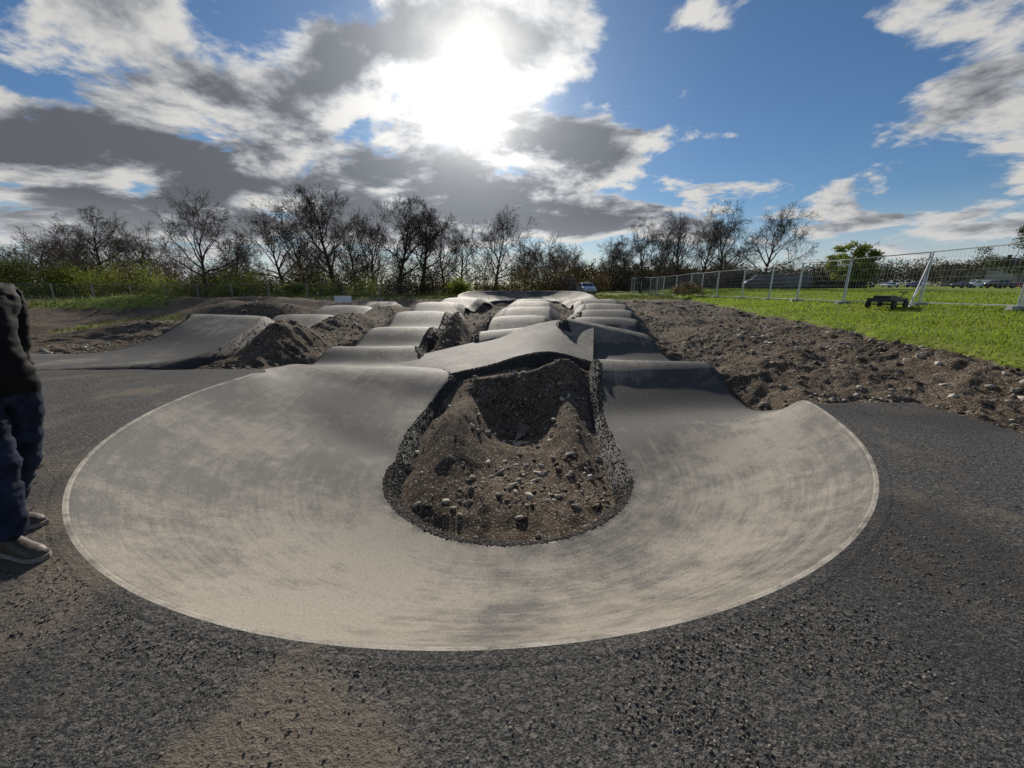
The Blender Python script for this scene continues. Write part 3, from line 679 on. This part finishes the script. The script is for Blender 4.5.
def person(name,loc,rot,shoe,stance=.0):
    e=empty(name,loc,rot)
    Pp=[(0,0,.98),(0,0,1.12),(.01,0,1.28),(0,0,1.42),(.01,0,1.50),(.03,0,1.58),
       (-.01,.17,1.43),(-.14,.23,1.15),(-.19,.24,.89),
       (-.01,-.17,1.43),(-.04,-.24,1.15),(.0,-.25,.88),
       (0,.095,.90),(.03+stance*.4,.10,.50),(-.02+stance,.105,.09),
       (0,-.095,.90),(.04,-.11,.50),(-.02,-.125,.09)]
    Ed=[(0,1),(1,2),(2,3),(3,4),(4,5),(3,6),(6,7),(7,8),(3,9),(9,10),(10,11),(0,12),(12,13),(13,14),(0,15),(15,16),(16,17)]
    Rd=[(.145,.135),(.14,.13),(.155,.135),(.12,.11),(.06,.06),(.055,.055),(.085,.085),(.062,.062),(.046,.046),(.085,.085),(.068,.068),(.05,.05),(.10,.10),(.078,.078),(.066,.066),(.10,.10),(.078,.078),(.066,.066)]
    me=skin_mesh(Pp,Ed,Rd,0,4)
    co=np.empty(len(me.vertices)*3); me.vertices.foreach_get('co',co); co=co.reshape(-1,3)
    nr=np.empty(len(me.vertices)*3); me.vertices.foreach_get('normal',nr); nr=nr.reshape(-1,3)
    wr=fbm(co[:,0]*1.0+co[:,1]*2,co[:,2]*2.6,5,4,210)*.02+(.5-np.abs(fbm(co[:,0]*2+co[:,1]*3,co[:,2]*6,3,3,215)))*.018*np.clip(1.2-np.abs(co[:,2]-.2)*2,.3,1)
    co+=nr*wr[:,None]
    me.vertices.foreach_set('co',co.ravel()); 
    for m_ in (JEAN,JKT,SKIN): me.materials.append(m_)
    for p in me.polygons:
        c=p.center; arm_=abs(c.y)>.185 and c.z>.8
        p.material_index=2 if (c.z>1.53) else (1 if (c.z>.90 or (arm_ and c.z>.86)) else 0); p.use_smooth=True
    me.update(); o=bpy.data.objects.new('body',me); COL.objects.link(o); o.parent=e
    bpy.ops.mesh.primitive_uv_sphere_add(segments=32,ring_count=24,radius=1); h=bpy.context.object; h.name='head'
    for v in h.data.vertices:
        x,y,z=v.co; 
        X_=x*.098;Y_=y*.076*(1-.18*max(0,-z));Z_=z*.122
        if x>.3:
            X_+=.024*math.exp(-(y/.16)**2-((z+.12)/.2)**2)
            X_-=.008*math.exp(-((abs(y)-.38)/.16)**2-((z-.08)/.12)**2)
            X_+=.007*math.exp(-(y/.3)**2-((z+.47)/.07)**2)-.005*math.exp(-(y/.3)**2-((z+.4)/.04)**2)
            X_+=.010*math.exp(-(y/.3)**2-((z+.8)/.15)**2)
        v.co=(X_,Y_,Z_)
    h.data.materials.append(SKIN); h.data.materials.append(HAIR)
    for p in h.data.polygons:
        c=p.center; p.use_smooth=True
        if c.z>.07 or (c.x<-.01 and c.z>-.05): p.material_index=1
    h.location=(.045,0,1.67); h.parent=e
    mb=MB()
    for s in (-1,1): mb.tube([(.03,s*.072,1.64),(.025,s*.086,1.665),(.03,s*.084,1.69)],[.010,.016,.009],8)
    mb.obj('ears',SKIN,True,e)
    mb=MB()
    for s in (-1,1): mb.tube([(.118,s*.03,1.682),(.130,s*.03,1.682)],[.012,.006],10)
    mb.obj('eyes',simple_mat('eye',(.05,.04,.03),.2),True,e)
    for (w,d,s) in (((-.19,.24,.88),Vector((-.05,.0,-1)),1),((.0,-.25,.87),Vector((.1,0,-1)),-1)):
        d.normalize(); w=Vector(w); side=d.cross(Vector((0,s,0))).normalized()
        pl=w+d*.09
        m2=skin_mesh([tuple(w),tuple(w+d*.05),tuple(pl)],[(0,1),(1,2)],[(.026,.020),(.038,.018),(.036,.016)],0,2); m2.materials.append(SKIN); oo=bpy.data.objects.new('palm',m2); COL.objects.link(oo); oo.parent=e
        inn=Vector((0,-s,0))
        for q,(off,L) in enumerate(((-.027,.072),(-.009,.082),(.009,.077),(.027,.060))):
            b=w+d*.075+side*off; p1=b+d*L*.5; p2=p1+(d*.8+inn*.5).normalized()*L*.35; p3=p2+(d*.4+inn*.9).normalized()*L*.3
            m2=skin_mesh([tuple(b),tuple(p1),tuple(p2),tuple(p3)],[(0,1),(1,2),(2,3)],[.0095,.009,.0085,.007],0,2); m2.materials.append(SKIN)
            oo=bpy.data.objects.new('finger',m2); COL.objects.link(oo); oo.parent=e
        b=w+d*.03-side*.02; p1=b-side*.03+d*.02+inn*.01; p2=p1+d*.035-side*.005+inn*.01
        m2=skin_mesh([tuple(b),tuple(p1),tuple(p2)],[(0,1),(1,2)],[.013,.011,.009],0,2); m2.materials.append(SKIN)
        oo=bpy.data.objects.new('thumb',m2); COL.objects.link(oo); oo.parent=e
    for (cx,cy,ang) in ((-.02+stance,.105,.15),(-.02,-.125,-.12)):
        prof=[(-.085,.028,.055,.085),(-.07,.036,.09,.11),(-.02,.038,.12,.12),(.04,.040,.095,.105),(.10,.046,.066,.075),(.155,.048,.052,.06),(.195,.038,.040,.045),(.215,.018,.028,.03)]
        V=[];Fc=[];K=14
        for (xx,hw,hz,_) in prof:
            for j in range(K):
                a=2*math.pi*j/K; yy=hw*math.copysign(abs(math.cos(a))**.7,math.cos(a)); zz=.022+ (hz*max(0,math.sin(a))**.8 if math.sin(a)>0 else -.002)
                V.append((xx,yy,zz))
        n=len(prof)
        for i in range(n-1):
            for j in range(K): Fc.append((i*K+j,i*K+(j+1)%K,(i+1)*K+(j+1)%K,(i+1)*K+j))
        Fc.append(tuple(range(K))); Fc.append(tuple((n-1)*K+j for j in range(K)))
        oo=mesh_obj('shoe',V,Fc,shoe,True,e); oo.location=(cx,cy,0); oo.rotation_euler=(0,0,ang)
        out=[(xx,hw+.006) for (xx,hw,_,_) in prof]; out[0]=(-.095,.026); out[-1]=(.225,.018)
        loop=[(a,b) for a,b in out]+[(a,-b) for a,b in out[::-1]]
        L=len(loop); V=[]
        for zz in (0.0,.026): V+=[(a,b,zz) for a,b in loop]
        Fc=[tuple(range(L))[::-1],tuple(range(L,2*L))]+[(k,(k+1)%L,L+(k+1)%L,L+k) for k in range(L)]
        oo=mesh_obj('sole',V,Fc,SOLE,False,e); oo.location=(cx,cy,0); oo.rotation_euler=(0,0,ang)
        mb=MB()
        for q in range(4):
            xx=.02+q*.025; zz=.115-.011*q
            mb.tube([(xx,-.022,zz-.006),(xx+.008,0,zz+.004),(xx,.022,zz-.006)],.0035,5)
        oo=mb.obj('laces',BLK,True,e); oo.location=(cx,cy,0); oo.rotation_euler=(0,0,ang)
    return e
person('standing_man',(-2.80,2.0,.004),-.08,SHOE,-.40)
person('standing_man',(-4.20,3.05,.004),.25,SHB,-.2)
# ------------------------------------------------------------ sky
world=bpy.data.worlds.new('World'); scene.world=world; world.use_nodes=True
nt=world.node_tree; nt.nodes.clear()
out=nt.nodes.new('ShaderNodeOutputWorld')
sky=NEW(nt,'ShaderNodeTexSky'); sky.sky_type='NISHITA'; sky.sun_disc=False; sky.sun_elevation=SUN_EL; sky.sun_rotation=SUN_AZ; sky.air_density=1.0; sky.dust_density=.3; sky.ozone_density=3.0
tc=NEW(nt,'ShaderNodeTexCoord').outputs['Generated']
sx=NEW(nt,'ShaderNodeSeparateXYZ',{0:tc}).outputs; x_,y_,z_=sx[0],sx[1],sx[2]
yp=MA(nt,'MAXIMUM',y_,.05); XX=MA(nt,'DIVIDE',x_,yp); ZZ=MA(nt,'DIVIDE',z_,yp)
PZ=NEW(nt,'ShaderNodeCombineXYZ',{0:XX,1:ZZ,2:0.0}).outputs[0]
front=MR(nt,y_,.05,.3)
zd=MA(nt,'ADD',MA(nt,'MAXIMUM',z_,0.0),.24)
q=NEW(nt,'ShaderNodeCombineXYZ',{0:MA(nt,'DIVIDE',x_,zd),1:MA(nt,'MULTIPLY',MA(nt,'DIVIDE',y_,zd),1.15),2:0.0}).outputs[0]
def cloudnoise(off,det):
    qq=NEW(nt,'ShaderNodeVectorMath',{0:q,1:off},operation='ADD').outputs[0]
    return NEW(nt,'ShaderNodeTexNoise',{'Vector':qq,'Scale':1.9,'Detail':det,'Roughness':.6,'Distortion':.15},noise_dimensions='2D').outputs[0]
N1=cloudnoise((3.1,5.7,0),8); N2=cloudnoise((3.1-.02,5.7+.10,0),6)
def P2(u,v):
    xc=(u-512)/384; yc=(v-384)/384; f=CP-SP*yc; return xc/f,-(CP*yc+SP)/f
blobs=[(120,135,210,55,.34),(10,70,130,80,.28),(330,50,80,40,.24),(470,80,80,60,.20),(560,18,75,28,.24),(600,155,60,40,.24),(500,160,120,40,.26),
 (180,215,280,18,.28),(460,222,220,18,.26),(900,222,150,14,.24),(765,105,95,75,-.36),(650,75,30,45,-.16),(225,25,50,22,-.26),(370,135,40,20,.14),
 (975,80,60,62,.40),(890,22,36,24,.20),(690,18,34,12,.36),(680,90,12,9,.44),(770,187,60,9,.32),(735,135,26,5,.36),(840,100,26,50,-.2),(70,15,70,25,.16)]
bias=None
for (u,v,su,sv,a) in blobs:
    cx,cz=P2(u,v); f=CP-SP*(v-384)/384; kx=384*f/su; kz=384*f/sv
    mp=NEW(nt,'ShaderNodeVectorMath',{0:PZ,1:(kx,kz,0),2:(-cx*kx,-cz*kz,0)},operation='MULTIPLY_ADD').outputs[0]
    r2=NEW(nt,'ShaderNodeVectorMath',{0:mp,1:mp},operation='DOT_PRODUCT').outputs['Value']
    pw=MA(nt,'POWER',math.exp(-.5),r2)
    bias=MA(nt,'MULTIPLY',pw,a) if bias is None else MA(nt,'MULTIPLY_ADD',pw,a,bias)
bias=MA(nt,'MULTIPLY',bias,front)
NC=MA(nt,'MULTIPLY_ADD',MA(nt,'SUBTRACT',N1,.5),1.9,.43); NC2=MA(nt,'MULTIPLY_ADD',MA(nt,'SUBTRACT',N2,.5),1.9,.43)
Dn=MA(nt,'ADD',NC,bias); D2=MA(nt,'ADD',NC2,bias)
alpha=MR(nt,Dn,.49,.70)
sd=(math.sin(SUN_AZ)*math.cos(SUN_EL),math.cos(SUN_AZ)*math.cos(SUN_EL),math.sin(SUN_EL))
dot=NEW(nt,'ShaderNodeVectorMath',{0:tc,1:sd},operation='DOT_PRODUCT').outputs['Value']
om=MA(nt,'SUBTRACT',1.0,dot)
g0=MA(nt,'EXPONENT',MA(nt,'MULTIPLY',om,-900.0)); g1=MA(nt,'EXPONENT',MA(nt,'MULTIPLY',om,-170.0)); g2=MA(nt,'EXPONENT',MA(nt,'MULTIPLY',om,-30.0)); g3=MA(nt,'EXPONENT',MA(nt,'MULTIPLY',om,-4.0))
thick=MR(nt,D2,.56,.98)
bright=MA(nt,'ADD',.58,MA(nt,'ADD',MA(nt,'MULTIPLY',g3,.14),MA(nt,'MULTIPLY',g2,.48)))
dark=MA(nt,'ADD',.12,MA(nt,'ADD',MA(nt,'MULTIPLY',g3,.05),MA(nt,'MULTIPLY',g2,.24)))
lum=MA(nt,'ADD',MA(nt,'MULTIPLY',bright,MA(nt,'SUBTRACT',1.0,thick)),MA(nt,'MULTIPLY',dark,thick))
tint=MIX(nt,thick,(1.0,.985,.95),(.86,.93,1.06))
ccol=NEW(nt,'ShaderNodeVectorMath',{0:tint},operation='SCALE'); nt.links.new(lum,ccol.inputs['Scale'])
skc=NEW(nt,'ShaderNodeVectorMath',{0:sky.outputs[0],1:(.045,.058,.070)},operation='MULTIPLY')
fin=MIX(nt,alpha,skc.outputs[0],ccol.outputs[0])
haze=MR(nt,z_,0.0,.17,.55,0.0)
fin=MIX(nt,haze,fin,(.64,.66,.69))
gl=MA(nt,'ADD',MA(nt,'ADD',MA(nt,'MULTIPLY',g0,2.0),MA(nt,'MULTIPLY',g1,MA(nt,'MULTIPLY_ADD',NC,-1.6,1.9))),MA(nt,'MULTIPLY',g2,.06))
gl=MA(nt,'MAXIMUM',gl,0.0)
glc=NEW(nt,'ShaderNodeVectorMath',{0:(1.0,.95,.84)},operation='SCALE'); nt.links.new(gl,glc.inputs['Scale'])
fin=NEW(nt,'ShaderNodeVectorMath',{0:fin,1:glc.outputs[0]},operation='ADD').outputs[0]
bg=NEW(nt,'ShaderNodeBackground',{'Color':fin,'Strength':1.0}); nt.links.new(bg.outputs[0],out.inputs[0])
# ------------------------------------------------------------ sun, camera
L=bpy.data.lights.new('sun','SUN'); L.energy=5.0; L.angle=math.radians(.6); L.color=(1,.93,.82)
so=bpy.data.objects.new('sun',L); COL.objects.link(so); so.rotation_euler=Vector(sd).to_track_quat('Z','Y').to_euler()
cam=bpy.data.cameras.new('camera'); cam.sensor_width=36; cam.lens=13.5; cam.clip_end=3000; cam.clip_start=.05
co=bpy.data.objects.new('camera',cam); COL.objects.link(co); co.location=(0,0,1.5); co.rotation_euler=(math.radians(90)-P,0,0)
scene.camera=co
scene.view_settings.view_transform='Standard'; scene.view_settings.look='None'; scene.view_settings.exposure=0
